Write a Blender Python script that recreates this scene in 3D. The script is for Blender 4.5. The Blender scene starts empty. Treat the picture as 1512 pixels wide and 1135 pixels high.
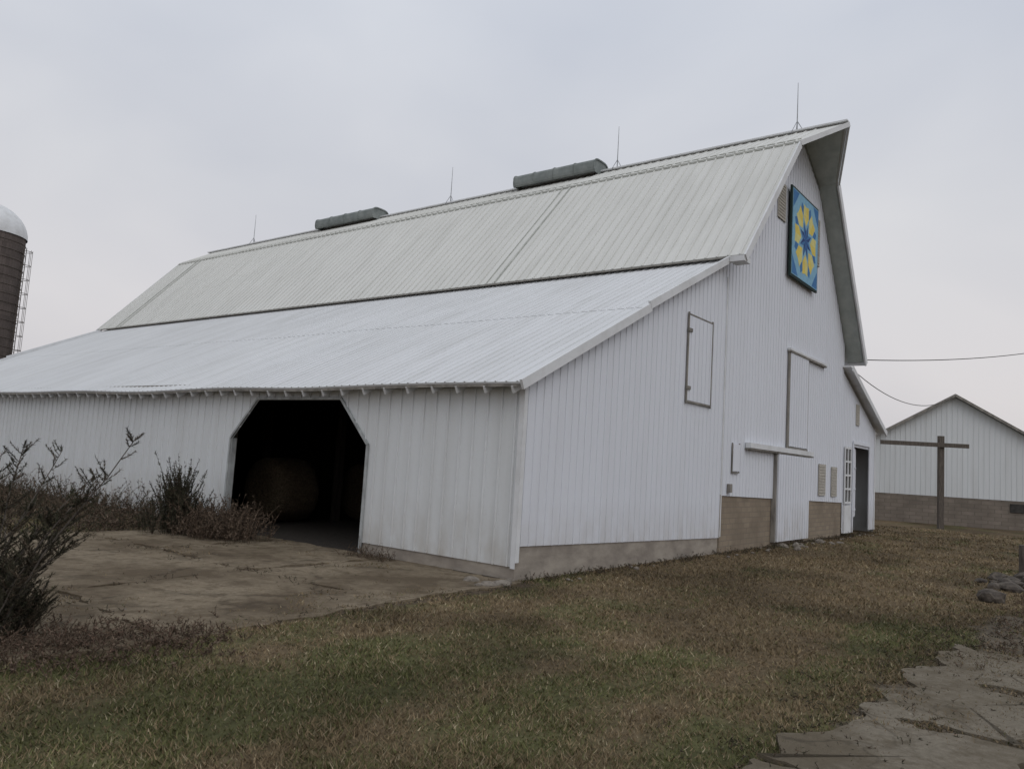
import bpy, math, random
import numpy as np
from mathutils import Vector, Matrix
random.seed(7); rng=np.random.default_rng(7)
scene=bpy.context.scene
scene.view_settings.view_transform='Standard'
scene.view_settings.look='None'
scene.view_settings.exposure=0
V=Vector
# ---------------------------------------------------------------- helpers
class MB:
    def __init__(s): s.v=[]; s.f=[]
    def poly(s,pts):
        n=len(s.v); s.v+= [tuple(p) for p in pts]; s.f.append(tuple(range(n,n+len(pts))))
    def hexa(s,b,t):
        n=len(s.v); s.v+=[tuple(p) for p in b]+[tuple(p) for p in t]
        s.f+=[(n+3,n+2,n+1,n),(n+4,n+5,n+6,n+7)]
        for i in range(4):
            j=(i+1)%4; s.f.append((n+i,n+j,n+4+j,n+4+i))
    def box(s,x0,x1,y0,y1,z0,z1):
        s.hexa([(x0,y0,z0),(x1,y0,z0),(x1,y1,z0),(x0,y1,z0)],[(x0,y0,z1),(x1,y0,z1),(x1,y1,z1),(x0,y1,z1)])
    def beam(s,p,q,w,h,up=(0,0,1)):
        p=V(p);q=V(q);d=(q-p).normalized();up=V(up)
        sd=d.cross(up).normalized(); u=sd.cross(d).normalized()
        a=sd*w/2;b=u*h/2
        s.hexa([p-a-b,q-a-b,q+a-b,p+a-b],[p-a+b,q-a+b,q+a+b,p+a+b])
    def tube(s,pts,rad,n=6):
        rings=[]
        for i,p in enumerate(pts):
            p=V(p); d=(V(pts[min(i+1,len(pts)-1)])-V(pts[max(i-1,0)])).normalized()
            ref=V((0,0,1)) if abs(d.z)<.9 else V((1,0,0))
            a=d.cross(ref).normalized(); b=d.cross(a)
            r=rad[i] if hasattr(rad,'__len__') else rad
            k=len(s.v)
            for j in range(n):
                t=2*math.pi*j/n; s.v.append(tuple(p+a*(r*math.cos(t))+b*(r*math.sin(t))))
            rings.append(k)
        for i in range(len(rings)-1):
            for j in range(n):
                s.f.append((rings[i]+j,rings[i]+(j+1)%n,rings[i+1]+(j+1)%n,rings[i+1]+j))
        s.f.append(tuple(rings[0]+j for j in range(n))); s.f.append(tuple(rings[-1]+j for j in reversed(range(n))))
def make(name,mb,mat,parent=None,smooth=False,loc=None,rotz=0):
    me=bpy.data.meshes.new(name); me.from_pydata(mb.v,[],mb.f); me.update()
    ob=bpy.data.objects.new(name,me); scene.collection.objects.link(ob)
    if mat: me.materials.append(mat)
    if smooth:
        for p in me.polygons: p.use_smooth=True
    if parent: ob.parent=parent
    if loc: ob.location=loc
    ob.rotation_euler.z=rotz
    return ob
def empty(name,loc=(0,0,0),rotz=0):
    e=bpy.data.objects.new(name,None); scene.collection.objects.link(e); e.location=loc; e.rotation_euler.z=rotz
    e.empty_display_size=.3
    return e
_g={}
def vnoise(x,y,s,seed):
    if seed not in _g: _g[seed]=np.random.default_rng(seed).random((256,256))
    g=_g[seed]; x=np.asarray(x,float)/s+1000.3; y=np.asarray(y,float)/s+1000.7
    xi=np.floor(x).astype(int); yi=np.floor(y).astype(int); fx=x-xi; fy=y-yi
    fx=fx*fx*(3-2*fx); fy=fy*fy*(3-2*fy)
    a=g[xi%256,yi%256];b=g[(xi+1)%256,yi%256];c=g[xi%256,(yi+1)%256];d=g[(xi+1)%256,(yi+1)%256]
    return (a*(1-fx)+b*fx)*(1-fy)+(c*(1-fx)+d*fx)*fy
# ---------------------------------------------------------------- materials
def new_mat(name,rough=.7,spec=.3):
    m=bpy.data.materials.new(name); m.use_nodes=True; nt=m.node_tree
    b=nt.nodes['Principled BSDF']; b.inputs['Roughness'].default_value=rough
    b.inputs['Specular IOR Level'].default_value=spec
    return m,nt,b
def N(nt,t,**k):
    n=nt.nodes.new(t)
    for a,v in k.items(): setattr(n,a,v)
    return n
def noise_fac(nt,scale,vscale=(1,1,1),detail=6,lo=.35,hi=.65,coord='Position',rough=.6):
    g=N(nt,'ShaderNodeNewGeometry'); mp=N(nt,'ShaderNodeMapping'); mp.inputs['Scale'].default_value=vscale
    nt.links.new(g.outputs['Position'],mp.inputs['Vector'])
    n=N(nt,'ShaderNodeTexNoise'); n.inputs['Scale'].default_value=scale; n.inputs['Detail'].default_value=detail; n.inputs['Roughness'].default_value=rough
    nt.links.new(mp.outputs[0],n.inputs['Vector'])
    r=N(nt,'ShaderNodeMapRange'); r.inputs[1].default_value=lo; r.inputs[2].default_value=hi
    nt.links.new(n.outputs['Fac'],r.inputs[0]); return r.outputs[0]
def mixc(nt,f,a,b,mode='MIX'):
    m=N(nt,'ShaderNodeMix',data_type='RGBA',blend_type=mode)
    for s,v in ((0,f),(6,a),(7,b)):
        if hasattr(v,'links') : nt.links.new(v,m.inputs[s])
        elif s==0: m.inputs[0].default_value=v
        else: m.inputs[s].default_value=(*v,1)
    return m.outputs[2]
def bump(nt,b,fac,strength=.2,dist=.02):
    n=N(nt,'ShaderNodeBump'); n.inputs['Strength'].default_value=strength; n.inputs['Distance'].default_value=dist
    nt.links.new(fac,n.inputs['Height']); nt.links.new(n.outputs[0],b.inputs['Normal'])
def mul(nt,a,v):
    m=N(nt,'ShaderNodeMath',operation='MULTIPLY'); nt.links.new(a,m.inputs[0])
    if hasattr(v,'links'): nt.links.new(v,m.inputs[1])
    else: m.inputs[1].default_value=v
    return m.outputs[0]
def simple(name,c1,c2,scale=4,vs=(1,1,1),rough=.8,bs=.3,bd=.01):
    m,nt,b=new_mat(name,rough); f=noise_fac(nt,scale,vs)
    nt.links.new(mixc(nt,f,c1,c2),b.inputs['Base Color'])
    if bs: bump(nt,b,f,bs,bd)
    return m
def painted_metal(name,base,dirt,vs,streak=.35,ground=False,rough=.7):
    m,nt,b=new_mat(name,rough,.12)
    f1=noise_fac(nt,1.0,vs,5,.42,.72); f2=noise_fac(nt,14,(1,1,1),4,.5,.75); f3=noise_fac(nt,.25,(1,1,1),3,.3,.7)
    c=mixc(nt,mul(nt,f1,streak),base,dirt)
    c=mixc(nt,mul(nt,f2,.14),c,dirt)
    c=mixc(nt,mul(nt,f3,.3),c,tuple(x*.86 for x in base))
    if ground:
        g=N(nt,'ShaderNodeNewGeometry'); s=N(nt,'ShaderNodeSeparateXYZ'); nt.links.new(g.outputs['Position'],s.inputs[0])
        r=N(nt,'ShaderNodeMapRange'); r.inputs[1].default_value=1.3; r.inputs[2].default_value=.1; nt.links.new(s.outputs[2],r.inputs[0])
        f4=noise_fac(nt,3,(1,1,.5),5,.3,.7)
        c=mixc(nt,mul(nt,mul(nt,r.outputs[0],f4),.55),c,(.34,.29,.22))
    nt.links.new(c,b.inputs['Base Color'])
    f5=noise_fac(nt,1.5,(1,1,1),2,0,1); bump(nt,b,f5,.25,.02)
    return m
M_side=painted_metal('white_siding',(.71,.73,.78),(.57,.57,.58),(3,3,.25),.22,True)
M_side2=painted_metal('white_siding_long',(.68,.70,.71),(.49,.49,.47),(3,3,.25),.35,True)
M_roofl=painted_metal('lean_roof_metal',(.66,.67,.68),(.48,.485,.475),(.35,2.5,.35),.5,rough=.9)
M_roofs=painted_metal('steep_roof_metal',(.67,.67,.64),(.48,.48,.445),(.35,2.5,.35),.45,rough=.9)
M_trim=painted_metal('white_trim',(.70,.71,.72),(.42,.41,.39),(2,2,2),.45)
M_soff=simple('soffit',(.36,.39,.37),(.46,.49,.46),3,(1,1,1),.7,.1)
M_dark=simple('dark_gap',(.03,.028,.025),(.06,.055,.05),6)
M_gray=simple('weathered_gray',(.15,.14,.125),(.29,.27,.24),5,(1,1,.3))
M_seam=simple('roof_flashing',(.36,.37,.34),(.50,.51,.47),3,(1,.4,1))
M_wood=simple('weathered_wood',(.07,.058,.05),(.14,.12,.10),7,(4,4,.5),.9,.5,.01)
M_vent=simple('vent_metal',(.16,.18,.175),(.25,.27,.26),2.5,(1,1,1),.8,.2)
M_steel=simple('steel',(.25,.26,.27),(.35,.36,.37),10,rough=.4)
M_beige=simple('boarded_window',(.33,.31,.27),(.44,.41,.36),5,(1,1,4),.9)
M_conc=simple('foundation_concrete',(.23,.20,.17),(.36,.32,.27),1.6,(1,1,2),.9,.4,.015)
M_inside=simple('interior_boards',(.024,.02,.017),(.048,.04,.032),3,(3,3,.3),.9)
def block_mat(name,c1,c2,mortar,sc,rot):
    m,nt,b=new_mat(name,.9); g=N(nt,'ShaderNodeNewGeometry'); s=N(nt,'ShaderNodeSeparateXYZ'); cb=N(nt,'ShaderNodeCombineXYZ')
    nt.links.new(g.outputs['Position'],s.inputs[0])
    ad=N(nt,'ShaderNodeMath',operation='ADD'); nt.links.new(s.outputs[0],ad.inputs[0]); nt.links.new(s.outputs[1],ad.inputs[1])
    nt.links.new(ad.outputs[0],cb.inputs[0]); nt.links.new(s.outputs[2],cb.inputs[1])
    br=N(nt,'ShaderNodeTexBrick'); nt.links.new(cb.outputs[0],br.inputs['Vector'])
    br.inputs['Scale'].default_value=1; br.inputs['Brick Width'].default_value=sc[0]; br.inputs['Row Height'].default_value=sc[1]; br.inputs['Mortar Size'].default_value=.012
    br.inputs['Color1'].default_value=(*c1,1); br.inputs['Color2'].default_value=(*c2,1); br.inputs['Mortar'].default_value=(*mortar,1)
    f=noise_fac(nt,1.2,(1,1,1),5); c=mixc(nt,mul(nt,f,.5),br.outputs['Color'],tuple(x*.55 for x in c1),'MIX')
    nt.links.new(c,b.inputs['Base Color']); bump(nt,b,br.outputs['Fac'],-.5,.01)
    return m
M_block=block_mat('block_foundation',(.25,.20,.148),(.30,.245,.18),(.215,.18,.14),(.40,.14),0)
M_block2=block_mat('shed_block',(.20,.17,.14),(.25,.21,.175),(.15,.13,.11),(.40,.2),0)
M_stave=block_mat('silo_stave',(.10,.082,.075),(.135,.11,.10),(.07,.06,.05),(.28,.75),0)
def vcol_mat(name,scale=30,rough=.9,amount=.5,bd=.02,trans=False):
    m,nt,b=new_mat(name,rough,.1); a=N(nt,'ShaderNodeVertexColor'); a.layer_name='Col'
    f=noise_fac(nt,scale,(1,1,1),8,.3,.7,rough=.75)
    dk=N(nt,'ShaderNodeMix',data_type='RGBA',blend_type='MULTIPLY'); dk.inputs[0].default_value=amount
    nt.links.new(a.outputs[0],dk.inputs[6])
    r=N(nt,'ShaderNodeValToRGB'); r.color_ramp.elements[0].color=(.25,.25,.25,1); r.color_ramp.elements[1].color=(1.3,1.3,1.3,1)
    nt.links.new(f,r.inputs[0]); nt.links.new(r.outputs[0],dk.inputs[7])
    nt.links.new(dk.outputs[2],b.inputs['Base Color'])
    if bd: bump(nt,b,f,.6,bd)
    return m
M_ground=vcol_mat('ground_soil',9,.95,.8,.03)
M_leaf=vcol_mat('foliage',20,.8,.4,0)
M_grass=vcol_mat('grass_blade',3,.9,.3,0)
# ---------------------------------------------------------------- camera
CAM=V((-10.42,-7.78,1.94)); f=1150.; p=math.radians(5.66); r=math.radians(3.5)
Rv=V((.6119,-.7909,0)).normalized(); Fh=V((.7909,.6119,0)).normalized()
Fw=Fh*math.cos(p)+V((0,0,1))*math.sin(p); Up=Rv.cross(Fw)
rc=Rv*math.cos(r)+Up*math.sin(r); uc=-Rv*math.sin(r)+Up*math.cos(r)
cam=bpy.data.cameras.new('camera'); co=bpy.data.objects.new('camera',cam); scene.collection.objects.link(co)
cam.sensor_width=36; cam.lens=f/1512*36; cam.clip_end=3000; cam.clip_start=.05
mt=Matrix((rc,uc,-Fw)).transposed().to_4x4(); mt.translation=CAM; co.matrix_world=mt
scene.camera=co
# ---------------------------------------------------------------- light / sky
SV=V((-.42,-.72,.72)).normalized()
sun=bpy.data.lights.new('sun','SUN'); sun.energy=.5; sun.angle=math.radians(40); sun.color=(1,.97,.93)
so=bpy.data.objects.new('sun',sun); scene.collection.objects.link(so); so.rotation_euler=SV.to_track_quat('Z','Y').to_euler()
w=bpy.data.worlds.new('World'); scene.world=w; w.use_nodes=True; nt=w.node_tree
out=nt.nodes['World Output']; bg1=nt.nodes['Background']
sky=N(nt,'ShaderNodeTexSky'); sky.sky_type='NISHITA'; sky.sun_disc=False
sky.sun_elevation=math.asin(SV.z); sky.sun_rotation=math.atan2(SV.x,SV.y)
nt.links.new(sky.outputs[0],bg1.inputs[0]); bg1.inputs[1].default_value=.1
tc=N(nt,'ShaderNodeTexCoord'); mp=N(nt,'ShaderNodeMapping'); mp.inputs['Scale'].default_value=(1,1,1.8)
nt.links.new(tc.outputs['Generated'],mp.inputs[0])
ns=N(nt,'ShaderNodeTexNoise'); ns.inputs['Scale'].default_value=2.1; ns.inputs['Detail'].default_value=4; ns.inputs['Roughness'].default_value=.45; ns.inputs['Distortion'].default_value=.3
nt.links.new(mp.outputs[0],ns.inputs[0])
mr=N(nt,'ShaderNodeMapRange'); mr.inputs[1].default_value=.34; mr.inputs[2].default_value=.66; nt.links.new(ns.outputs[0],mr.inputs[0])
sx=N(nt,'ShaderNodeSeparateXYZ'); nt.links.new(tc.outputs['Generated'],sx.inputs[0])
ramp=N(nt,'ShaderNodeValToRGB'); nt.links.new(sx.outputs[2],ramp.inputs[0])
e=ramp.color_ramp.elements; e[0].position=0; e[0].color=(.64,.605,.61,1); e[1].position=1; e[1].color=(.88,.92,.98,1)
for pos,c in ((.12,(.67,.645,.655,1)),(.30,(.67,.675,.70,1)),(.5,(.64,.67,.73,1))):
    el=e.new(pos); el.color=c
cl=mixc(nt,mr.outputs[0],(.91,.92,.95),(1.08,1.07,1.06)); cc=mixc(nt,1.0,ramp.outputs[0],cl,'MULTIPLY')
bg2=N(nt,'ShaderNodeBackground'); bg2.inputs[1].default_value=1.0; nt.links.new(cc,bg2.inputs[0])
ms=N(nt,'ShaderNodeMixShader'); ms.inputs[0].default_value=.94
nt.links.new(bg1.outputs[0],ms.inputs[1]); nt.links.new(bg2.outputs[0],ms.inputs[2]); nt.links.new(ms.outputs[0],out.inputs[0])
# ================================================================ BARN
barn=empty('barn')
L=33.3
def wall(mb,rib,breaks,bot,top,holes,place,spacing,rw=.018,rd=.02,off=0):
    s0,s1=breaks[0],breaks[-1]
    bs=set(breaks)
    for h in holes: bs|=set(h[0])
    bs=sorted(b for b in bs if s0<=b<=s1)
    def holeat(s):
        for h in holes:
            if h[0][0]-1e-6<s<h[0][-1]+1e-6: return h
    for a,b in zip(bs[:-1],bs[1:]):
        h=holeat((a+b)/2)
        segs=[(bot,top)] if not h else [(bot,h[1]),(h[2],top)]
        for lo,hi in segs:
            if hi(a)-lo(a)<=.001 and hi(b)-lo(b)<=.001: continue
            mb.poly([place(a,lo(a),0),place(b,lo(b),0),place(b,hi(b),0),place(a,hi(a),0)])
    s=s0+spacing/2+off
    while s<s1-.05:
        h=holeat(s); segs=[(bot,top)] if not h else [(bot,h[1]),(h[2],top)]
        for lo,hi in segs:
            z0,z1=lo(s),hi(s)
            if z1-z0<.05: continue
            rib.hexa([place(s-rw,z0,.001),place(s+rw,z0,.001),place(s+rw*.6,z0,rd),place(s-rw*.6,z0,rd)],
                     [place(s-rw,z1,.001),place(s+rw,z1,.001),place(s+rw*.6,z1,rd),place(s-rw*.6,z1,rd)])
        s+=spacing
topx=[0,8.1,12.0,14.05,16.1,19.6]; topz=[3.30,7.18,11.66,12.86,11.74,6.95]
top=lambda x: float(np.interp(x,topx,topz))
gx=lambda s,z,d:(s,-d,z)
mb,rb=MB(),MB()
wall(mb,rb,[0,8.1,8.42],lambda x:.56-.022*x,top,[],gx,.229,.014,.016)
make('lean_to_gable_siding',mb,M_side,barn); make('lean_to_gable_ribs',rb,M_side,barn)
mb,rb=MB(),MB()
wall(mb,rb,[8.42,12.0,14.05,16.1,19.6],lambda x:1.42-.02*(x-8.4),top,[],gx,.229,.014,.016)
make('main_gable_siding',mb,M_side,barn); make('main_gable_ribs',rb,M_side,barn)
tr=lambda x: 6.05-(x-19.3)*.372
mb,rb=MB(),MB()
wall(mb,rb,[19.6,24.4],lambda x:.1,tr,[([21.0,23.4],lambda x:.1,lambda x:3.3)],gx,.229,.014,.016)
make('right_lean_to_siding',mb,M_side,barn); make('right_lean_to_ribs',rb,M_side,barn)
def dtop(y): return float(np.interp(y,[3.76,4.63,7.45,8.35],[2.09,2.98,2.98,2.09]))
ly=lambda s,z,d:(-d,s,z)
mb,rb=MB(),MB()
lbot=lambda y: .22-.012*min(y,8)+.05*math.sin(y*.33)
wall(mb,rb,[0,L],lbot,lambda y:3.2,[([3.76,4.63,7.45,8.35],lbot,dtop)],ly,.305,.018,.030)
mb2=MB()
for a,b in ((0,3.76),(8.35,L)):
    n=max(1,int((b-a)/2))
    for i in range(n):
        s0=a+(b-a)*i/n; s1=a+(b-a)*(i+1)/n
        mb2.poly([ly(s0,lbot(s0),0),ly(s1,lbot(s1),0),ly(s1,3.2,0),ly(s0,3.2,0)])
for a,b in ((3.76,4.63),(4.63,7.45),(7.45,8.35)):
    mb2.poly([ly(a,dtop(a),0),ly(b,dtop(b),0),ly(b,3.2,0),ly(a,3.2,0)])
make('long_wall_siding',mb2,M_side2,barn); make('long_wall_ribs',rb,M_side2,barn)
mb=MB()
mb.poly([(24.4,0,0),(24.4,L,0),(24.4,L,4.2),(24.4,0,4.2)])
mb.poly([(0,L,0),(8.1,L,0),(8.1,L,7.1),(0,L,3.3)])
mb.poly([(8.1,L,0),(19.6,L,0),(19.6,L,6.9),(16.1,L,11.7),(14.05,L,12.85),(12,L,11.65),(8.1,L,7.1)])
mb.poly([(19.6,L,0),(24.4,L,0),(24.4,L,4.2),(19.6,L,5.9)])
make('rear_walls',mb,M_side2,barn)
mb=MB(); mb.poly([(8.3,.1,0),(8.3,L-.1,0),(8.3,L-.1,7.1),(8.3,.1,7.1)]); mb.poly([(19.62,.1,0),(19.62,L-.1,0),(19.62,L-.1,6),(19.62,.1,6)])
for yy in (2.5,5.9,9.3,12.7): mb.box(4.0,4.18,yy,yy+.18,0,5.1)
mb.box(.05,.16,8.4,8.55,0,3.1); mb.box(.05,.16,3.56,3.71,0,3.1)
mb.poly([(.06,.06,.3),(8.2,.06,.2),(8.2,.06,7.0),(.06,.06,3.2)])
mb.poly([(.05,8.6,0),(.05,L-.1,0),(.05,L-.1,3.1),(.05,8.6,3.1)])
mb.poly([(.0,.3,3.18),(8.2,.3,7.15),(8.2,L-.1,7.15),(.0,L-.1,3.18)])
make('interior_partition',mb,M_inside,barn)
mb=MB(); mb.box(.02,8.4,.02,.28,-.3,.60); mb.box(.02,.28,.281,3.70,-.3,.33); mb.box(.03,.25,8.4,L,-.3,.22)
make('lean_to_foundation',mb,M_conc,barn)
mb=MB(); mb.box(8.403,19.6,.03,.3,-.3,1.5); mb.box(8.39,8.46,-.02,.029,-.3,1.45)
make('main_foundation',mb,M_block,barn)
mb=MB()
mb.box(-.035,.06,-.035,-.021,.3,3.2); mb.box(-.035,-.024,-.02,.07,.2,3.2)
mb.box(8.40,8.46,-.024,-.002,.4,7.0)
mb.box(24.3,24.43,-.04,-.021,.1,4.2)
make('trim_boards',mb,M_trim,barn)
mb=MB()
for a,b in (((3.72,.0),(3.72,2.10)),((3.72,2.10),(4.62,3.01)),((4.62,3.01),(7.47,3.01)),((7.47,3.01),(8.39,2.10)),((8.39,2.10),(8.39,.0))):
    mb.beam((-.03,a[0],a[1]),(-.03,b[0],b[1]),.05,.04,(1,0,0))
mb.box(0.0,.12,8.36,8.40,0,2.1)
make('opening_frame',mb,simple('worn_frame',(.26,.27,.27),(.46,.48,.48),5,(1,1,.5)),barn)
mb=MB(); mb.box(6.19,7.49,-.045,-.02,3.60,5.59)
for i in range(6): x=6.30+i*.22; mb.box(x-.012,x+.012,-.055,-.046,3.61,5.58)
make('hatch_panel',mb,M_side,barn)
mb=MB(); mb.box(6.14,6.185,-.05,-.02,3.52,5.66); mb.box(7.495,7.54,-.05,-.02,3.52,5.66)
mb.box(6.19,7.49,-.05,-.02,5.595,5.63); mb.box(6.19,7.49,-.05,-.02,3.55,3.595); mb.box(6.11,6.3,-.08,-.051,5.2,5.28); mb.box(6.11,6.3,-.08,-.051,3.85,3.93)
make('hatch_frame',mb,M_gray,barn)
mb=MB(); mb.box(9.05,9.5,-.06,-.02,2.05,2.75); make('utility_hatch',mb,M_side,barn)
mb=MB(); mb.box(9.02,9.049,-.05,-.02,2.03,2.78); mb.box(9.501,9.52,-.05,-.02,2.03,2.78); mb.box(9.02,9.53,-.05,-.021,2.0,2.029); mb.box(8.8,8.95,-.10,-.02,1.5,1.72); make('utility_hatch_frame',mb,M_gray,barn)
mb=MB(); mb.box(13.35,15.1,-.08,-.05,2.92,5.80)
for i in range(7): x=13.5+i*.23; mb.box(x-.012,x+.012,-.092,-.081,2.92,5.80)
make('loft_sliding_door',mb,M_side,barn)
mb=MB(); mb.box(13.24,13.349,-.07,-.02,2.85,5.86); mb.box(13.2,17.0,-.11,-.02,5.78,5.83); mb.box(13.3,15.15,-.09,-.02,2.85,2.90); mb.box(15.101,15.13,-.08,-.02,2.9,5.78)  # gray strips color in the shade of the door gaps and track underside
make('loft_door_shade_strips',mb,M_gray,barn)
mb=MB(); mb.box(13.2,17.0,-.12,-.02,5.831,5.90); mb.box(9.97,15.55,-.17,-.02,2.70,2.84)
make('door_tracks',mb,M_trim,barn)
mb=MB(); mb.box(9.95,15.6,-.15,-.02,2.655,2.695); mb.box(12.20,12.295,-.1,.02,.1,2.64); mb.box(15.205,15.26,-.1,.02,.1,2.64)  # shade beside the lower door and below its track, drawn as gray strips
make('lower_door_shade_strips',mb,M_gray,barn)
mb=MB(); mb.box(12.3,15.2,-.15,-.09,.12,2.64)
for i in range(12): x=12.45+i*.235; mb.box(x-.012,x+.012,-.162,-.151,.12,2.64)
make('lower_sliding_door',mb,M_side,barn)
mb=MB()
for x0,x1,z0,z1 in ((11.95,12.65,9.65,10.8),(15.55,16.15,9.1,10.7),(16.6,17.4,1.45,2.5),(18.1,18.8,1.42,2.45),(21.3,21.8,4.15,4.95)):
    mb.box(x0,x1,-.035,-.018,z0,z1)
    n=int((z1-z0)/.09)
    for i in range(n):
        z=z0+(z1-z0)*i/n; mb.hexa([(x0+.04,-.05,z),(x1-.04,-.05,z),(x1-.04,-.036,z+.01),(x0+.04,-.036,z+.01)],[(x0+.04,-.045,z+.02),(x1-.04,-.045,z+.02),(x1-.04,-.036,z+.07),(x0+.04,-.036,z+.07)])
make('louvered_windows',mb,M_beige,barn)
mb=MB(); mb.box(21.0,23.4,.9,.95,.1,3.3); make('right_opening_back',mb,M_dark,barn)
mb=MB(); mb.beam((21.05,-.02,1.95),(22.6,.30,1.95),.05,2.6)
for z in (.9,1.7,2.5): mb.beam((21.05,-.05,z),(22.6,.27,z),.03,.04)
mb.box(20.9,20.999,-.05,-.02,.1,3.4); mb.box(23.401,23.5,-.05,-.02,.1,3.4); mb.box(20.9,23.5,-.06,-.021,3.401,3.52)
make('right_door_panel',mb,M_side,barn)
mb=MB(); mb.box(19.75,20.55,-.04,-.02,1.2,3.2); make('side_window_glass',mb,M_dark,barn)
mb=MB()
for x in (19.72,20.13,20.55): mb.box(x-.04,x+.04,-.08,-.041,1.15,3.25)
for z in (1.2,1.7,2.2,2.7,3.2): mb.box(19.76,20.51,-.075,-.041,z-.035,z+.035)
mb.box(19.7,20.6,-.07,-.021,.1,1.1)
make('side_window_frame',mb,M_trim,barn)
# ---- roofs
T=.12
def slab(mb,a0,a1,b0,b1,t=T):
    a0,a1,b0,b1=map(V,(a0,a1,b0,b1)); n=(a1-a0).cross(b0-a0).normalized()
    if n.z<0: n=-n
    d=n*t
    mb.hexa([a0-d,a1-d,b1-d,b0-d],[a0,a1,b1,b0])
def ribs(mb,fa,fb,ys,n,w=.02,h=.025):
    n=V(n).normalized()
    for y in ys:
        a,b=V(fa(y)),V(fb(y)); dy=V((0,w,0)); dy2=V((0,w*.55,0))
        mb.hexa([a-dy+n*.001,a+dy+n*.001,b+dy+n*.001,b-dy+n*.001],[a-dy2+n*h,a+dy2+n*h,b+dy2+n*h,b-dy2+n*h])
sag=lambda y: -.045*math.exp(-((y-12.5)/3.0)**2)-.02*math.exp(-((y-5.9)/1.5)**2)+.012*math.sin(y*.9)-.004*y*.5
nl=V((-.485,0,1)).normalized()
low,lr=MB(),MB()
ys=np.arange(-.18,L+.3,.6); 
eave=lambda y:(-.33,y,3.25+sag(y)); mid=lambda y:(4.05,y,5.375+sag(y)*.5)
mid2=lambda y:(3.95,y,5.33+.006+sag(y)*.5); topl=lambda y:(8.5,y,7.535)
for a,b in zip(ys[:-1],ys[1:]):
    slab(low,eave(a),eave(b),mid(a),mid(b),.035); slab(low,mid2(a),mid2(b),topl(a),topl(b),.004)
ry=np.arange(-.08,L+.2,.229)
ribs(lr,eave,mid,ry,nl,.022,.020); ribs(lr,mid2,topl,ry,nl,.022,.020)
make('lean_to_roof',low,M_roofl,barn); make('lean_to_roof_ribs',lr,M_roofl,barn)
mb=MB()
for yy in (-.20,L+.15):
    mb.beam((-.36,yy,3.20),(3.95,yy,5.32),.05,.17); mb.beam((3.90,yy-.004,5.36),(8.05,yy-.004,7.36),.055,.17)
make('lean_to_rake_trim',mb,M_trim,barn)
mb=MB()
for y in np.arange(.05,L,.61): 
    y=float(y)+random.uniform(-.03,.03); mb.beam((-.29,y,3.125+sag(y)),(.0,y,3.27+sag(y)),.045,.13)
make('rafter_tails',mb,M_trim,barn)
mb=MB()
for a,b in zip(ys[:-1],ys[1:]):
    mb.beam((-.30,a,3.195+sag(a)),(-.30,b,3.195+sag(b)),.02,.05)
mb.box(-.02,-.0,0,L,3.2,3.36)
make('eave_board',mb,M_gray,barn)
P=[(8.0,7.44),(12.0,11.85),(14.05,13.05),(16.1,11.95),(20.15,6.45)]
y0,y1=-.6,L+.45
mb=MB(); slab(mb,(P[0][0],y0,P[0][1]),(P[0][0],y1,P[0][1]),(P[1][0],y0,P[1][1]),(P[1][0],y1,P[1][1]),.05)
slab(mb,(P[1][0]-.06,y0-.01,P[1][1]+.0),(P[1][0]-.06,y1,P[1][1]+.0),(P[2][0],-1.42,P[2][1]),(P[2][0],y1+.5,P[2][1]),.05)
slab(mb,(P[3][0],y0,P[3][1]),(P[3][0],y1,P[3][1]),(P[2][0],-1.42,P[2][1]),(P[2][0],y1+.5,P[2][1]),.05)
slab(mb,(P[4][0],y0,P[4][1]),(P[4][0],y1,P[4][1]),(P[3][0],y0,P[3][1]),(P[3][0],y1,P[3][1]),.05)
make('gambrel_roof',mb,M_roofs,barn)
mb=MB(); n1=V((-(P[1][1]-P[0][1]),0,P[1][0]-P[0][0]))
gy=np.arange(y0+.12,y1,.305)
ribs(mb,lambda y:(P[0][0]-.015,y,P[0][1]-.01),lambda y:(P[1][0],y,P[1][1]),gy,n1,.026,.032)
n2=V((-(P[2][1]-P[1][1]),0,P[2][0]-P[1][0]))
ribs(mb,lambda y:(P[1][0]-.06,y,P[1][1]),lambda y:(P[2][0],y,P[2][1]),gy,n2,.022,.028)
make('gambrel_roof_ribs',mb,M_roofs,barn)
mb=MB(); 
def under(a,b,ya,yb,d):
    A=V((a[0],ya,a[1]));A2=V((a[0],.0,a[1]));B=V((b[0],yb,b[1]));B2=V((b[0],.0,b[1]))
    n=(A2-A).cross(B-A).normalized(); n=-n if n.z<0 else n; A,A2,B,B2=[q-n*d for q in (A,A2,B,B2)]
    mb.poly([A,A2,B2,B])
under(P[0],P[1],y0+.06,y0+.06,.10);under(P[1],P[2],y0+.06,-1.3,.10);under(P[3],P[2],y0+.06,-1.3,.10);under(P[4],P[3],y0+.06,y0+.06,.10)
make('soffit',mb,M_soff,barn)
mb=MB()
def rk(a,b,ya,yb,w=.05,h=.19,dz=-.08): mb.beam((a[0],ya,a[1]+dz),(b[0],yb,b[1]+dz),w,h)
rk(P[0],P[1],y0-.03,y0-.03,.05,.2,-.10);rk(P[1],P[2],y0-.035,-1.45,.05,.15,-.06);rk(P[3],P[2],y0-.035,-1.45,.05,.15,-.06);rk(P[4],P[3],y0-.03,y0-.03,.05,.26,-.13)
rk(P[0],P[1],y1,y1,.05,.2,-.10)
mb.box(20.12,20.20,y0,y1,6.28,6.46)
mb.beam((14.05,-1.43,13.085),(14.05,y1+.5,13.085),.30,.05)
mb.box(7.93,8.35,-.62,-.24,7.26,7.40)
make('rake_trim',mb,M_trim,barn)
mb=MB()
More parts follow.
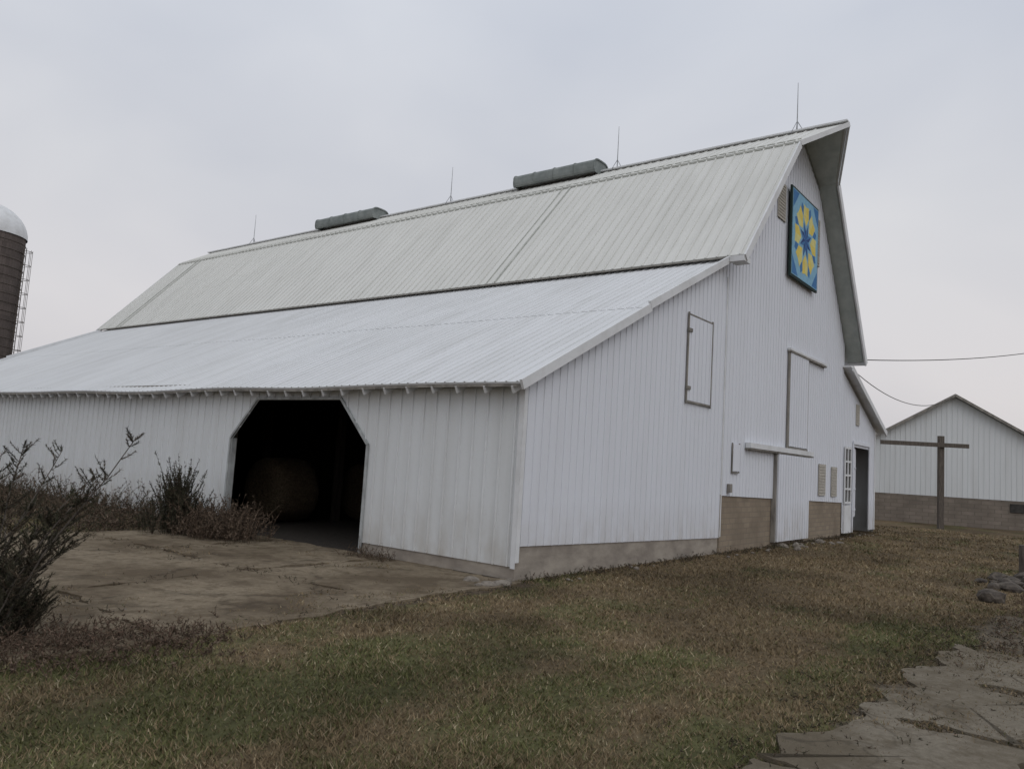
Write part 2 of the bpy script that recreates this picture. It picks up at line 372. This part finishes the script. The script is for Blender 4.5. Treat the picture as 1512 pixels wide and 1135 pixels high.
mb.beam((11.93,y0,11.80),(11.93,y1,11.80),.035,.04); mb.beam((12.15,y0,11.985),(12.15,y1,11.985),.03,.035,n2)
for yy in (7.40,7.75,31.4,31.75):
    mb.beam((P[0][0],yy,P[0][1]+.03),(P[1][0],yy,P[1][1]+.03),.045,.025,n1)
make('roof_seams',mb,M_seam,barn)
mb=MB(); mb.beam((7.99,y0+.3,7.385),(7.99,y1,7.385),.03,.018); make('roof_shadow_gap',mb,M_gray,barn)  # dark strip paints in the shadow line under the steep roof's lower edge
mb=MB(); slab(mb,(25.0,-.3,4.12),(25.0,L+.3,4.12),(19.4,-.3,6.18),(19.4,L+.3,6.18),.05); mb.beam((25.03,-.33,4.05),(19.5,-.33,6.09),.05,.2)
make('right_lean_to_roof',mb,M_trim,barn)
for k,(a,b) in enumerate(((7.4,11.2),(19.5,23.7))):
    mb=MB(); n=14; pr=[]
    for i in range(n+1):
        t=math.pi*(1.22-1.44*i/n); sg_=lambda v:(1 if v>=0 else -1)*abs(v)**.6; pr.append((13.90+.50*sg_(math.cos(t)),13.15+.30*sg_(math.sin(t))))
    for i in range(n):
        (xa,za),(xb,zb)=pr[i],pr[i+1]
        mb.poly([(xa,a,za),(xa,b,za),(xb,b,zb),(xb,a,zb)])
    mb.poly([(x,a+.03,z) for x,z in pr]); mb.poly([(x,b-.03,z) for x,z in pr][::-1])
    for yy in np.linspace(a,b,5):
        for i in range(n):
            (xa,za),(xb,zb)=pr[i],pr[i+1]
            if (V((xa,za))-V((xb,zb))).length>.01: mb.beam((xa,yy,za),(xb,yy,zb),.05,.02,(0,1,0))
    make('ridge_vent',mb,M_vent,barn)
mb=MB()
for yy in (.15,6.8,15.2,29.9):
    mb.tube([(14.05,yy,13.05),(14.05,yy,13.75),(14.05,yy,14.75)],[.022,.016,.008],5)
    for d in ((.22,.12),(-.22,.12),(0,-.25)):
        mb.tube([(14.05+d[0],yy+d[1],13.0),(14.05,yy,13.45)],.012,4)
make('lightning_rods',mb,M_steel,barn)
# ---------------------------------------------------------------- quilt square
q=empty('barn_quilt_sign')
def flat(name,c): return simple(name,c,tuple(x*.82 for x in c),6,rough=.8,bs=0)
QL=flat('q_light',(.24,.46,.62)); QD=flat('q_dark',(.025,.06,.20)); QM=flat('q_mid',(.06,.19,.42)); QY=flat('q_yellow',(.76,.60,.13)); QY2=flat('q_yellow2',(.70,.64,.25)); QF=flat('q_frame',(.025,.045,.04))
cx,cz,hw,hh=14.15,9.47,1.28,1.34
mb=MB(); mb.box(cx-hw-.07,cx+hw+.07,-.16,-.10,cz-hh-.07,cz+hh+.07); make('frame',mb,QF,q)
mb=MB(); mb.box(cx-hw,cx+hw,-.175,-.161,cz-hh,cz+hh); make('panel',mb,QL,q)
def qp(lst,name,mat,d):
    mb=MB()
    for poly in lst: mb.poly([(cx+x*hw,-d,cz+z*hh) for x,z in poly])
    make(name,mb,mat,q)
pol=lambda r_,t:(r_*math.cos(t),r_*math.sin(t)); D8=math.pi/4
ya,yb,bl,bl2,cor=[],[],[],[],[]
for i in range(8):
    t=i*D8
    # each petal: kite split into two tones, with blue gaps between the petals
    ya.append([pol(.34,t),pol(.58,t-D8*.46),pol(.86,t-D8*.30),pol(.80,t)])
    yb.append([pol(.34,t),pol(.80,t),pol(.86,t+D8*.30),pol(.58,t+D8*.46)])
    t2=t+D8/2
    bl.append([(0,0),pol(.22,t2-D8/2),pol(.46,t2)]); bl2.append([(0,0),pol(.46,t2),pol(.22,t2+D8/2)])
for sx_ in (-1,1):
    for sz_ in (-1,1):
        cor.append([(sx_*.98,sz_*.98),(sx_*.98,sz_*.55),(sx_*.76,sz_*.76)]); cor.append([(sx_*.98,sz_*.98),(sx_*.76,sz_*.76),(sx_*.55,sz_*.98)])
for i in range(8):
    t=(i+.5)*D8; cor.append([pol(.60,t),pol(.80,t-D8*.17),pol(.92,t),pol(.80,t+D8*.17)])
qp(ya,'petals_a',QY,.178); qp(yb,'petals_b',QY2,.178); qp(bl,'star_a',QD,.181); qp(bl2,'star_b',QM,.181); qp(cor,'corners',QM,.1765)
# ---------------------------------------------------------------- hay bales
def hay():
    m,nt,b=new_mat('hay',.95,.1); f1=noise_fac(nt,25,(1,1,1),6); f2=noise_fac(nt,3,(1,6,6),4)
    c=mixc(nt,f1,(.05,.037,.024),(.135,.105,.068)); c=mixc(nt,mul(nt,f2,.5),c,(.045,.034,.023)); nt.links.new(c,b.inputs['Base Color']); bump(nt,b,f1,1,.03); return m
MH=hay()
for (x,y,rr,ln) in ((1.7,9.55,.86,1.3),(4.6,9.2,.84,1.3),(5.9,7.4,.84,1.3),(3.2,11.4,.84,1.3)):
    mb=MB(); n=40; prof=[(.02,0.0),(.01,.2),(.02,.4),(0,.6),(.02,.8),(.05,.92),(.12,.99),(.25,1.0),(.8,1.0),(.92,.98),(.98,.9),(1,.6),(1,0)]
    k=[]
    for (u_,v_) in prof:
        st=len(mb.v); k.append(st)
        for j in range(n):
            t=2*math.pi*j/n; R_=rr*v_*(1+random.uniform(-.02,.02)); sq=1-.08*(math.sin(t)<-.6)
            mb.v.append((x+u_*ln+random.uniform(-.02,.02),y+R_*math.cos(t),rr*.95+R_*math.sin(t)*sq))
    for i in range(len(prof)-1):
        for j in range(n): mb.f.append((k[i]+j,k[i]+(j+1)%n,k[i+1]+(j+1)%n,k[i+1]+j))
    make('round_hay_bale',mb,MH,None,True)
# ---------------------------------------------------------------- silo
silo=empty('silo',(6.93,48.2,0))
mb=MB(); n=48; R_=2.24
for j in range(n):
    a,b=2*math.pi*j/n,2*math.pi*(j+1)/n
    mb.poly([(R_*math.cos(a),R_*math.sin(a),0),(R_*math.cos(b),R_*math.sin(b),0),(R_*math.cos(b),R_*math.sin(b),14.15),(R_*math.cos(a),R_*math.sin(a),14.15)])
make('stave_cylinder',mb,M_stave,silo,True)
mb=MB()
for z in np.arange(.5,13.9,.55):
    pts=[((R_+.02)*math.cos(2*math.pi*j/n),(R_+.02)*math.sin(2*math.pi*j/n),float(z)) for j in range(n+1)]; mb.tube(pts,.018,4)
make('hoops',mb,M_wood,silo)
mb=MB(); prev=None
for i in range(11):
    t=math.pi/2*i/10; rr=(R_+.08)*math.cos(t); z=14.1+2.1*math.sin(t); k=len(mb.v)
    for j in range(n): mb.v.append((rr*math.cos(2*math.pi*j/n),rr*math.sin(2*math.pi*j/n),z))
    if prev is not None:
        for j in range(n): mb.f.append((prev+j,prev+(j+1)%n,k+(j+1)%n,k+j))
    prev=k
make('dome',mb,M_trim,silo,True)
mb=MB(); ad=math.atan2(-.54,.71)
d=V((math.cos(ad),math.sin(ad),0)); s_=V((-d.y,d.x,0)); ro=R_+.12
for sg in (-.22,.22): mb.tube([d*ro+s_*sg,d*ro+s_*sg+V((0,0,13.6))],.025,5)
for z in np.arange(.3,13.5,.3): mb.tube([d*ro-s_*.22+V((0,0,z)),d*ro+s_*.22+V((0,0,z))],.014,4)
for z in np.arange(2.5,13.6,.9):
    pts=[d*(ro+.42*math.sin(math.pi*t/8))+s_*(.36*math.cos(math.pi*t/8))+V((0,0,float(z))) for t in range(9)]; mb.tube(pts,.018,4)
for t in (1,3,5,7):
    o=d*(ro+.42*math.sin(math.pi*t/8))+s_*(.36*math.cos(math.pi*t/8)); mb.tube([o+V((0,0,2.5)),o+V((0,0,13.4))],.014,4)
make('ladder_cage',mb,M_wood,silo)
mb=MB(); mb.tube([(0,0,16.05),(0,0,16.5)],[.12,.08],8); make('dome_cap',mb,M_steel,silo)
# ---------------------------------------------------------------- shed
sr=math.atan2(Rv.y,Rv.x)
shed=empty('shed',(37.3,-1.09,0),sr-math.radians(20))
HW=4.45; SL=7.5
mb,rb=MB(),MB()
wall(mb,rb,[-HW,0,HW],lambda x:1.5,lambda x:7.0-abs(x)*.60-.12,[],lambda s,z,d:(s,-d,z),.25,.02,.02)
mb.poly([(-HW,0,1.5),(-HW,SL,1.5),(-HW,SL,4.3),(-HW,0,4.3)]); mb.poly([(HW,0,1.5),(HW,SL,1.5),(HW,SL,4.3),(HW,0,4.3)]); mb.poly([(-HW,SL,0),(HW,SL,0),(HW,SL,4.3),(0,SL,6.9),(-HW,SL,4.3)])
make('siding',mb,M_side2,shed); make('siding_ribs',rb,M_side2,shed)
mb=MB(); mb.box(-HW+.02,HW-.02,.02,.25,-.3,1.55); mb.box(-HW+.02,-HW+.2,.251,SL,-.3,1.55); mb.box(HW-.2,HW-.02,.251,SL,-.3,1.55); make('block_base',mb,M_block2,shed)
mb=MB(); 
for sg in (-1,1): slab(mb,(sg*(HW+.3),-.35,7.02-(HW+.3)*.60),(sg*(HW+.3),SL+.3,7.02-(HW+.3)*.60),(0,-.35,7.02),(0,SL+.3,7.02),.06)
make('roof',mb,M_roofl,shed)
mb=MB()
for sg in (-1,1): mb.beam((sg*(HW+.34),-.37,6.93-(HW+.34)*.60),(0,-.37,6.93),.05,.14)
make('rake_boards',mb,M_gray,shed)
mb=MB(); mb.box(2.6,3.9,-.03,.018,.9,1.35); make('basement_window',mb,M_dark,shed)
cr=empty('wooden_cross',(32.26,-1.24,0),sr)
mb=MB(); mb.box(-.12,.12,-.10,.10,-.3,4.45); make('upright',mb,M_wood,cr)
mb=MB(); mb.hexa([(-3.0,-.22,3.88),(1.25,-.22,3.92),(1.25,-.105,3.92),(-3.0,-.105,3.88)],[(-3.0,-.22,4.08),(1.25,-.22,4.12),(1.25,-.105,4.12),(-3.0,-.105,4.08)]); make('crossarm',mb,M_wood,cr)
def wire(a,b,sg):
    a,b=V(a),V(b); return [a.lerp(b,t/20)-V((0,0,sg*4*(t/20)*(1-t/20))) for t in range(21)]
pk=V((37.3,-1.09,6.9))
far=CAM+Rv*34+Fh*45+V((0,0,9.2))
mb=MB(); mb.tube(wire((20.2,-.5,6.5),far,.4),.018,5); mb.tube(wire((20.1,-.1,6.2),pk,.9),.016,5); make('overhead_wires',mb,M_dark)
# ================================================================ GROUND
def is_barn(x,y): return (x>0)&(x<24.4)&(y>0)&(y<L)
pedge=lambda x: -6.08-.07*np.clip(x+2.0,0,99)
def path_m(x,y): return (y<pedge(x)+.7*(vnoise(x,y,.9,51)-.5)+.3*(vnoise(x,y,.25,55)-.5))&(x<4.5)
def green(x,y):
    g=.50*vnoise(x,y,2.2,1)+.3*vnoise(x,y,.7,2)+.2*vnoise(x,y,.25,3)
    g=g+.16*np.exp(-((x+6)/4.5)**2-((y+3.2)/2.2)**2)-.12*np.clip((x-1)/5,0,1)
    yy=y+.35*vnoise(x,y,3,9)-.1*x*.3
    for c in (-4.6,-3.1,-1.0): g=g-.22*np.exp(-((yy-c)/.28)**2)
    return np.clip((g-.40)*3.2,0,1)
def gcol(x,y):
    g=green(x,y)[...,None]; 
    c=np.array([.145,.108,.066])*(1-g)+np.array([.100,.098,.045])*g
    m=vnoise(x,y,1.1,5)[...,None]; c=c*(.65+.7*m)
    d=((x>-9.5)&(x<.3)&(y>-.4))[...,None]*1.0
    c=c*(1-d)+np.array([.115,.088,.062])*d*(.7+.6*m)
    d=path_m(x,y)[...,None]*1.0
    c=c*(1-d)+np.array([.155,.128,.095])*d*(.7+.6*m)
    return c
def hgt(x,y):
    h=.06*(vnoise(x,y,1.6,11)-.6)+.025*(vnoise(x,y,.4,12)-.5)
    near=np.clip(np.maximum(np.maximum(-x,x-24.4),np.maximum(-y,y-L))/1.0,0,1)
    return h*near*np.where(((x>-9)&(x<0)&(y>-.5)&(y<11))|path_m(x,y),0.3,1)-.01
fine=lambda a,b,s:np.arange(a,b,s)
xs=np.concatenate([[-900,-400,-180,-90,-50,-30,-22,-17],fine(-14,14,.12),fine(14,46,.8),[50,60,80,120,200,400,900]])
ysg=np.concatenate([[-900,-400,-180,-90,-50,-30,-22],fine(-18,-9,.8),fine(-9,12,.12),fine(12,50,.9),[60,80,120,200,400,900]])
GX,GY=np.meshgrid(xs,ysg,indexing='ij'); GZ=hgt(GX,GY)
nx,ny=GX.shape
vv=np.stack([GX.ravel(),GY.ravel(),GZ.ravel()],1)
ii,jj=np.meshgrid(np.arange(nx-1),np.arange(ny-1),indexing='ij'); k0=(ii*ny+jj).ravel()
ff=np.stack([k0,k0+ny,k0+ny+1,k0+1],1)
def np_mesh(name,vv,ff,cols,mat,smooth=False):
    me=bpy.data.meshes.new(name); nf,k=ff.shape
    me.vertices.add(len(vv)); me.vertices.foreach_set('co',vv.astype(np.float32).ravel())
    me.loops.add(nf*k); me.loops.foreach_set('vertex_index',ff.astype(np.int32).ravel())
    me.polygons.add(nf); me.polygons.foreach_set('loop_start',np.arange(0,nf*k,k,dtype=np.int32))
    me.update(calc_edges=True); me.validate()
    if cols is not None:
        a=me.color_attributes.new('Col','FLOAT_COLOR','POINT'); c=np.ones((len(vv),4),np.float32); c[:,:3]=cols; a.data.foreach_set('color',c.ravel())
    if smooth: me.polygons.foreach_set('use_smooth',np.ones(nf,bool))
    me.materials.append(mat); ob=bpy.data.objects.new(name,me); scene.collection.objects.link(ob); return ob
np_mesh('ground',vv,ff,gcol(GX.ravel(),GY.ravel()),M_ground,True)
def pave_mat(name,c1,c2,c3,dark,crk,vsc,dirt=.9):
    m,nt,b=new_mat(name,.95,.1); f1=noise_fac(nt,1.1,(1,1,1),7,.35,.65); f2=noise_fac(nt,16,(1,1,1),6,.35,.7,rough=.8); f3=noise_fac(nt,.55,(1,1,1),9,.44,.58,rough=.7); f4=noise_fac(nt,3.5,(1,1,1),6,.50,.62,rough=.7)
    c=mixc(nt,f1,c1,c2); c=mixc(nt,mul(nt,f3,dirt),c,c3); c=mixc(nt,mul(nt,f4,.75),c,c3); c=mixc(nt,mul(nt,f2,.6),c,dark)
    g=N(nt,'ShaderNodeNewGeometry'); vo=N(nt,'ShaderNodeTexVoronoi',feature='DISTANCE_TO_EDGE'); vo.inputs['Scale'].default_value=vsc
    nz=N(nt,'ShaderNodeTexNoise'); nz.inputs['Scale'].default_value=1.5; nz.inputs['Detail'].default_value=6
    nt.links.new(g.outputs['Position'],nz.inputs['Vector'])
    ad=N(nt,'ShaderNodeVectorMath',operation='MULTIPLY_ADD'); ad.inputs[1].default_value=(.9,.9,.9); nt.links.new(nz.outputs['Color'],ad.inputs[0]); nt.links.new(g.outputs['Position'],ad.inputs[2])
    nt.links.new(ad.outputs[0],vo.inputs['Vector']); r_=N(nt,'ShaderNodeMapRange'); r_.inputs[1].default_value=.002; r_.inputs[2].default_value=.03; r_.inputs[3].default_value=1; r_.inputs[4].default_value=0
    nt.links.new(vo.outputs['Distance'],r_.inputs[0]); c=mixc(nt,mul(nt,mul(nt,r_.outputs[0],f1),crk),c,(.04,.032,.024))
    nt.links.new(c,b.inputs['Base Color']); bump(nt,b,f2,.8,.02)
    return m
M_pad=pave_mat('pad_concrete',(.265,.215,.150),(.37,.31,.225),(.125,.096,.064),(.13,.10,.07),.6,.45,.95)
M_path=pave_mat('old_paving',(.25,.22,.17),(.34,.30,.24),(.155,.128,.09),(.12,.10,.072),.45,1.1)
def slabs(name,x0,x1,y0,y1,nx,ny,jit,gap,thick,mat,tilt,skip=0,keep=None,wob=.22):
    mb=MB(); C={}
    for i in range(nx+1):
        for j in range(ny+1):
            C[i,j]=V((x0+(x1-x0)*i/nx+random.uniform(-jit,jit)*(1 if (x1<-.5 or i<nx) else 0),y0+(y1-y0)*j/ny+random.uniform(-jit,jit),0))
    for i in range(nx):
        for j in range(ny):
            if random.random()<skip: continue
            q4=[C[i,j],C[i+1,j],C[i+1,j+1],C[i,j+1]]; c=sum(q4,V())/4
            if keep and not keep(c): continue
            q4=[c+(a-c)*(1-gap/max((a-c).length,.1)) for a in q4]
            out_=[]; m_=26
            for e_ in range(4):
                a,b=q4[e_],q4[(e_+1)%4]; nn=(b-a).cross(V((0,0,1))).normalized()
                for k in range(m_):
                    t=k/m_; pnt=a.lerp(b,t); o=(float(vnoise(pnt.x,pnt.y,.35,21))-.5)*wob+(float(vnoise(pnt.x,pnt.y,.08,22))-.5)*.09
                    out_.append(pnt+nn*o)
            tx,ty=random.uniform(-tilt,tilt),random.uniform(-tilt,tilt)
            zt=lambda p_: thick+(p_.x-c.x)*tx+(p_.y-c.y)*ty
            k=len(mb.v); mb.v+=[(p_.x,p_.y,zt(p_)) for p_ in out_]; mb.v+=[(p_.x,p_.y,-.06) for p_ in out_]; mb.v.append((c.x,c.y,thick)); n_=len(out_)
            for a in range(n_):
                b=(a+1)%n_; mb.f.append((k+a,k+b,k+2*n_)); mb.f.append((k+n_+a,k+n_+b,k+b,k+a))
    return make(name,mb,mat)
slabs('concrete_pad',-9.2,-.0,-.25,8.9,3,3,.25,.02,.016,M_pad,.003)
slabs('old_pavement',-8.5,4.5,-11.6,-6.0,7,4,.25,.03,.018,M_path,.006,.0,lambda c: c.y< float(pedge(c.x))-.45,.34)
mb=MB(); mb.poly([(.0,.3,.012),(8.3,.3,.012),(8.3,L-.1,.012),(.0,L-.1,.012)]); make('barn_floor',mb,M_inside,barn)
# ---------------------------------------------------------------- grass
n=620000
rr=np.exp(rng.uniform(math.log(2.6),math.log(42),n)); base=math.atan2(Fh.y,Fh.x); th=base+rng.uniform(-.82,.82,n)
x=CAM.x+rr*np.cos(th); y=CAM.y+rr*np.sin(th)
pad=(x>-9.0)&(x<0)&(y>-.1+1.1*(vnoise(x,y,.6,52)-.35)+.4*(vnoise(x,y,.2,56)-.5)-.35*np.clip((x+3)/3,0,1))&(y<8.8); path=path_m(x,y)
pn=vnoise(x,y,1.2,53)*.5+vnoise(x,y,.3,54)*.5
keep=~is_barn(x,y)&~(pad&(rng.random(n)>np.clip((pn-.55)*2.0,.006,.5)))&~(path&(rng.random(n)>np.clip((pn-.42)*2.8,.06,.8)))&~((x>32)&(y>-30))
thin=vnoise(x,y,.5,31)*.6+vnoise(x,y,.15,32)*.4
keep&=(rng.random(n)<.35+thin)
x,y,rr,thin=x[keep],y[keep],rr[keep],thin[keep]; onpave=(pad|path)[keep]; n=len(x)
g=green(x,y)*np.where(onpave,.3,1); isg=rng.random(n)<(.05+.66*g)
col=np.where(isg[:,None],np.array([.118,.120,.050]),np.array([.21,.158,.094]))
straw=rng.random(n)<.08; col[straw]=[.31,.26,.17]
col*=rng.uniform(.65,1.25,(n,1))*(.66+.66*vnoise(x,y,1.1,5)[:,None])
h=rng.uniform(.012,.042,n)*(.6+.9*thin)*(1+.015*rr); h=np.where(onpave,h*.7,h); wd=(.0022+.00058*rr)*rng.uniform(.6,1.3,n)
a=rng.uniform(0,2*np.pi,n); la=rng.uniform(0,2*np.pi,n); ll=rng.uniform(.4,1.5,n)*h
z=hgt(x,y)-.003
z=np.where(onpave,z+.018,z)
A=np.stack([x-wd*np.cos(a),y-wd*np.sin(a),z],1);B=np.stack([x+wd*np.cos(a),y+wd*np.sin(a),z],1);C_=np.stack([x+ll*np.cos(la),y+ll*np.sin(la),z+h],1)
vv=np.stack([A,B,C_],1).reshape(-1,3); ff=np.arange(3*n).reshape(-1,3)
np_mesh('grass',vv,ff,np.repeat(col,3,0),M_grass)
# ---------------------------------------------------------------- weeds and shrubs
class LF:
    def __init__(s): s.t=[]; s.c=[]
    def leaf(s,p,d,ln,w,c):
        d=d.normalized(); sd=d.cross(V((random.uniform(-1,1),random.uniform(-1,1),random.uniform(-1,1)))).normalized()*w
        s.t+=[tuple(p-sd),tuple(p+sd),tuple(p+d*ln)]; s.c+=[c]*3
    def stem(s,pts,w,c):
        for a,b in zip(pts[:-1],pts[1:]):
            for k in range(2):
                sd=(b-a).cross(V((random.uniform(-1,1),random.uniform(-1,1),.2))).normalized()*w
                s.t+=[tuple(a-sd),tuple(a+sd),tuple(b)]; s.c+=[c]*3
                s.t+=[tuple(b-sd),tuple(b+sd),tuple(a)]; s.c+=[c]*3
    def build(s,name):
        v=np.array(s.t); return np_mesh(name,v,np.arange(len(v)).reshape(-1,3),np.array(s.c),M_leaf)
def jc(c,k=.3):
    f_=random.uniform(1-k,1+k); return [c[0]*f_,c[1]*f_,c[2]*f_]
def weed(lf,x,y,h,n,spread,cs,leafy=8,ll=.03,z=0,out=.25,up=.4):
    for i in range(n):
        a=random.uniform(0,6.283); d=V((math.cos(a)*spread*random.random(),math.sin(a)*spread*random.random(),1))
        hh_=h*random.uniform(.5,1.1); p0=V((x+random.gauss(0,.05),y+random.gauss(0,.05),z-.02)); pts=[p0]
        for k in range(4):
            d=d+V((d.x*out,d.y*out,-.06))+V((random.gauss(0,.08),random.gauss(0,.08),0)); pts.append(pts[-1]+d.normalized()*hh_/4)
        c=jc(random.choice(cs)); lf.stem(pts,.003+.0015*h,c)
        for k in range(leafy):
            t=random.uniform(.2,1)*3.99; i0=int(t); pp=pts[i0].lerp(pts[i0+1],t-i0)
            dd=V((random.gauss(0,1),random.gauss(0,1),random.gauss(up,.6))); lf.leaf(pp,dd,ll*random.uniform(.6,1.8),ll*.2,jc(random.choice(cs)))
BR=[(.125,.09,.064),(.18,.135,.10),(.085,.063,.047)]; GRN=[(.055,.056,.036),(.07,.066,.043),(.047,.044,.033)]
lf=LF()
for i in range(300):
    a=random.uniform(0,6.283); rad=abs(random.gauss(0,.30)); bx,by=-1.35+rad*math.cos(a),8.0+rad*math.sin(a)
    weed(lf,bx,by,max(.45,1.6-rad*1.3)*random.uniform(.7,1.12),1,.22,GRN+[BR[2]],80,.045,0,.06,1.0)
lf.build('shrub')
lf=LF()
for i in range(420):
    y_=random.gauss(7.0,.5); x_=-1.0+random.gauss(0,.32); weed(lf,x_,y_,random.uniform(.35,.95),2,.5,BR,22,.045,0,.15,.7)
for i in range(1300):
    y_=8.6+random.random()**1.2*20; x_=-random.uniform(.15,2.4+.06*y_); weed(lf,x_,y_,random.uniform(.3,1.0)*(1.1 if x_>-1.6 else .65),2,.5,BR+GRN[:1],15,.055,0,.15,.7)
for i in range(60): weed(lf,random.uniform(-.5,-.1),random.uniform(2.6,3.7),random.uniform(.1,.4),2,.8,BR,8,.03)
for i in range(300): weed(lf,random.uniform(.2,24),-random.uniform(.03,.35),random.uniform(.05,.2),3,.9,BR+GRN,8,.03)
lf.build('dry_weeds')
lf=LF()
for i in range(600):
    t=random.random()**1.2; x_=-8.6+t*2.7+random.gauss(0,.28); y_=-.45+.9*(1-t)+random.gauss(0,.42)
    weed(lf,x_,y_,random.uniform(.08,.38)*(1-.55*t),3,.7,BR+[(.15,.10,.075)],10,.03,0,.2,.7)
for i in range(480):
    if random.random()<.5: x_=random.choice([-6.13,-3.07])+random.gauss(0,.15); y_=random.uniform(0,8.8)
    else: y_=random.choice([-.25,2.8,5.85])+random.gauss(0,.16); x_=random.uniform(-9,-.3)
    weed(lf,x_,y_,random.uniform(.03,.13),3,1.2,BR+GRN,6,.025)
for i in range(450):
    x_=random.uniform(-7,4); weed(lf,x_,float(pedge(x_))+random.gauss(-.1,.4),random.uniform(.03,.10),3,1.3,BR+GRN,6,.025)
for i in range(260): weed(lf,random.uniform(-.6,8.5),-6.4-random.random()*1.1,random.uniform(.04,.18),3,1.3,BR,6,.03)
lf.build('dry_weeds.001')
def sapling(name,bx,by,height,lean,nb,seed):
    random.seed(seed); lf=LF(); tr_=MB()
    for b_ in range(nb):
        d=V((lean[0]+random.gauss(0,.24),lean[1]+random.gauss(0,.24),1)).normalized(); pts=[V((bx+random.gauss(0,.10),by+random.gauss(0,.10),-.05))]
        hh_=height*random.uniform(.5,1.05); 
        for k in range(10):
            d=(d+V((random.gauss(0,.07)+lean[0]*.05,random.gauss(0,.07)+lean[1]*.05,-.01))).normalized(); pts.append(pts[-1]+d*hh_/10)
        tr_.tube(pts,[.012*(1-k/11.)+.0025 for k in range(11)],5)
        for s in range(48):
            t=random.uniform(.8,9.95); i0=int(t); pp=pts[i0].lerp(pts[i0+1],t-i0); a=random.uniform(0,6.283)
            L_=random.uniform(.12,.42)*(1.15-t/14); e=(V((math.cos(a),math.sin(a),0))*1.0+d*.7).normalized(); tw=[pp]
            for k in range(4): e=(e+V((0,0,.12))+V((random.gauss(0,.1),random.gauss(0,.1),0))).normalized(); tw.append(tw[-1]+e*L_/4)
            c=random.choice(GRN+[(.085,.07,.05),(.11,.085,.062)]); lf.stem(tw,.0025,jc((.085,.066,.05)))
            for k in range(46):
                u_=random.uniform(.1,3.99); q0=int(u_); p_=tw[q0].lerp(tw[q0+1],u_-q0); dd=e*1.0+V((random.gauss(0,.6),random.gauss(0,.6),random.gauss(0,.5)))
                lf.leaf(p_,dd,random.uniform(.015,.045),.0038,jc(c,.5))
    root=empty(name); a_=make('stems',tr_,M_wood,root); b_=lf.build(name+'_foliage'); b_.parent=root; b_.name='foliage'
sapling('sapling',-7.47,.58,2.2,(.14,-.16),15,3)
sapling('sapling',-7.62,.85,1.6,(.0,-.02),16,5)
sapling('sapling',-7.35,.35,.85,(.05,-.05),9,8)
random.seed(11)
# ---------------------------------------------------------------- rocks, post
def rock(mb,x,y,s):
    import bmesh
    bm=bmesh.new(); bmesh.ops.create_icosphere(bm,subdivisions=2,radius=1); sc=V((random.uniform(.7,1.3),random.uniform(.6,1.1),random.uniform(.35,.65)))*s
    o=random.uniform(0,50); k=len(mb.v)
    for v in bm.verts:
        c=v.co; f_=1+.5*(float(vnoise(c.x*2+o,c.y*2+c.z*2,1,41))-.5); mb.v.append((x+c.x*sc.x*f_,y+c.y*sc.y*f_,.3*sc.z+c.z*sc.z*f_))
    for f_ in bm.faces: mb.f.append(tuple(k+v.index for v in f_.verts))
    bm.free()
M_rock=simple('rock',(.13,.112,.092),(.26,.23,.195),8,rough=.95,bs=.5,bd=.02)
mb=MB()
for i in range(12): rock(mb,random.gauss(-.45,.25),random.gauss(-.12,.15),random.uniform(.04,.13))
for i in range(12): rock(mb,random.uniform(11.8,16.5),-random.uniform(.3,.9),random.uniform(.06,.18))
for i in range(35): rock(mb,random.uniform(.3,24),-random.uniform(.1,.6),random.uniform(.02,.07))
for i in range(90): x_=random.uniform(-7,3); rock(mb,x_,float(pedge(x_))-abs(random.gauss(.2,.8)),random.uniform(.006,.026))
for i in range(70): rock(mb,random.uniform(-9,-.2),random.uniform(-.2,8.5),random.uniform(.01,.035))
make('rocks',mb,M_rock)
mb=MB()
for i in range(34): rock(mb,random.gauss(9.7,1.1),random.gauss(-6.25,.35),random.uniform(.08,.28))
make('rock_pile',mb,simple('dark_rock',(.05,.042,.036),(.13,.11,.09),8,rough=.95,bs=.5,bd=.02))
mb=MB(); mb.tube([(10.75,-6.2,-.1),(10.76,-6.2,.4),(10.74,-6.19,.78)],[.1,.095,.085],9); make('wooden_post',mb,M_wood)
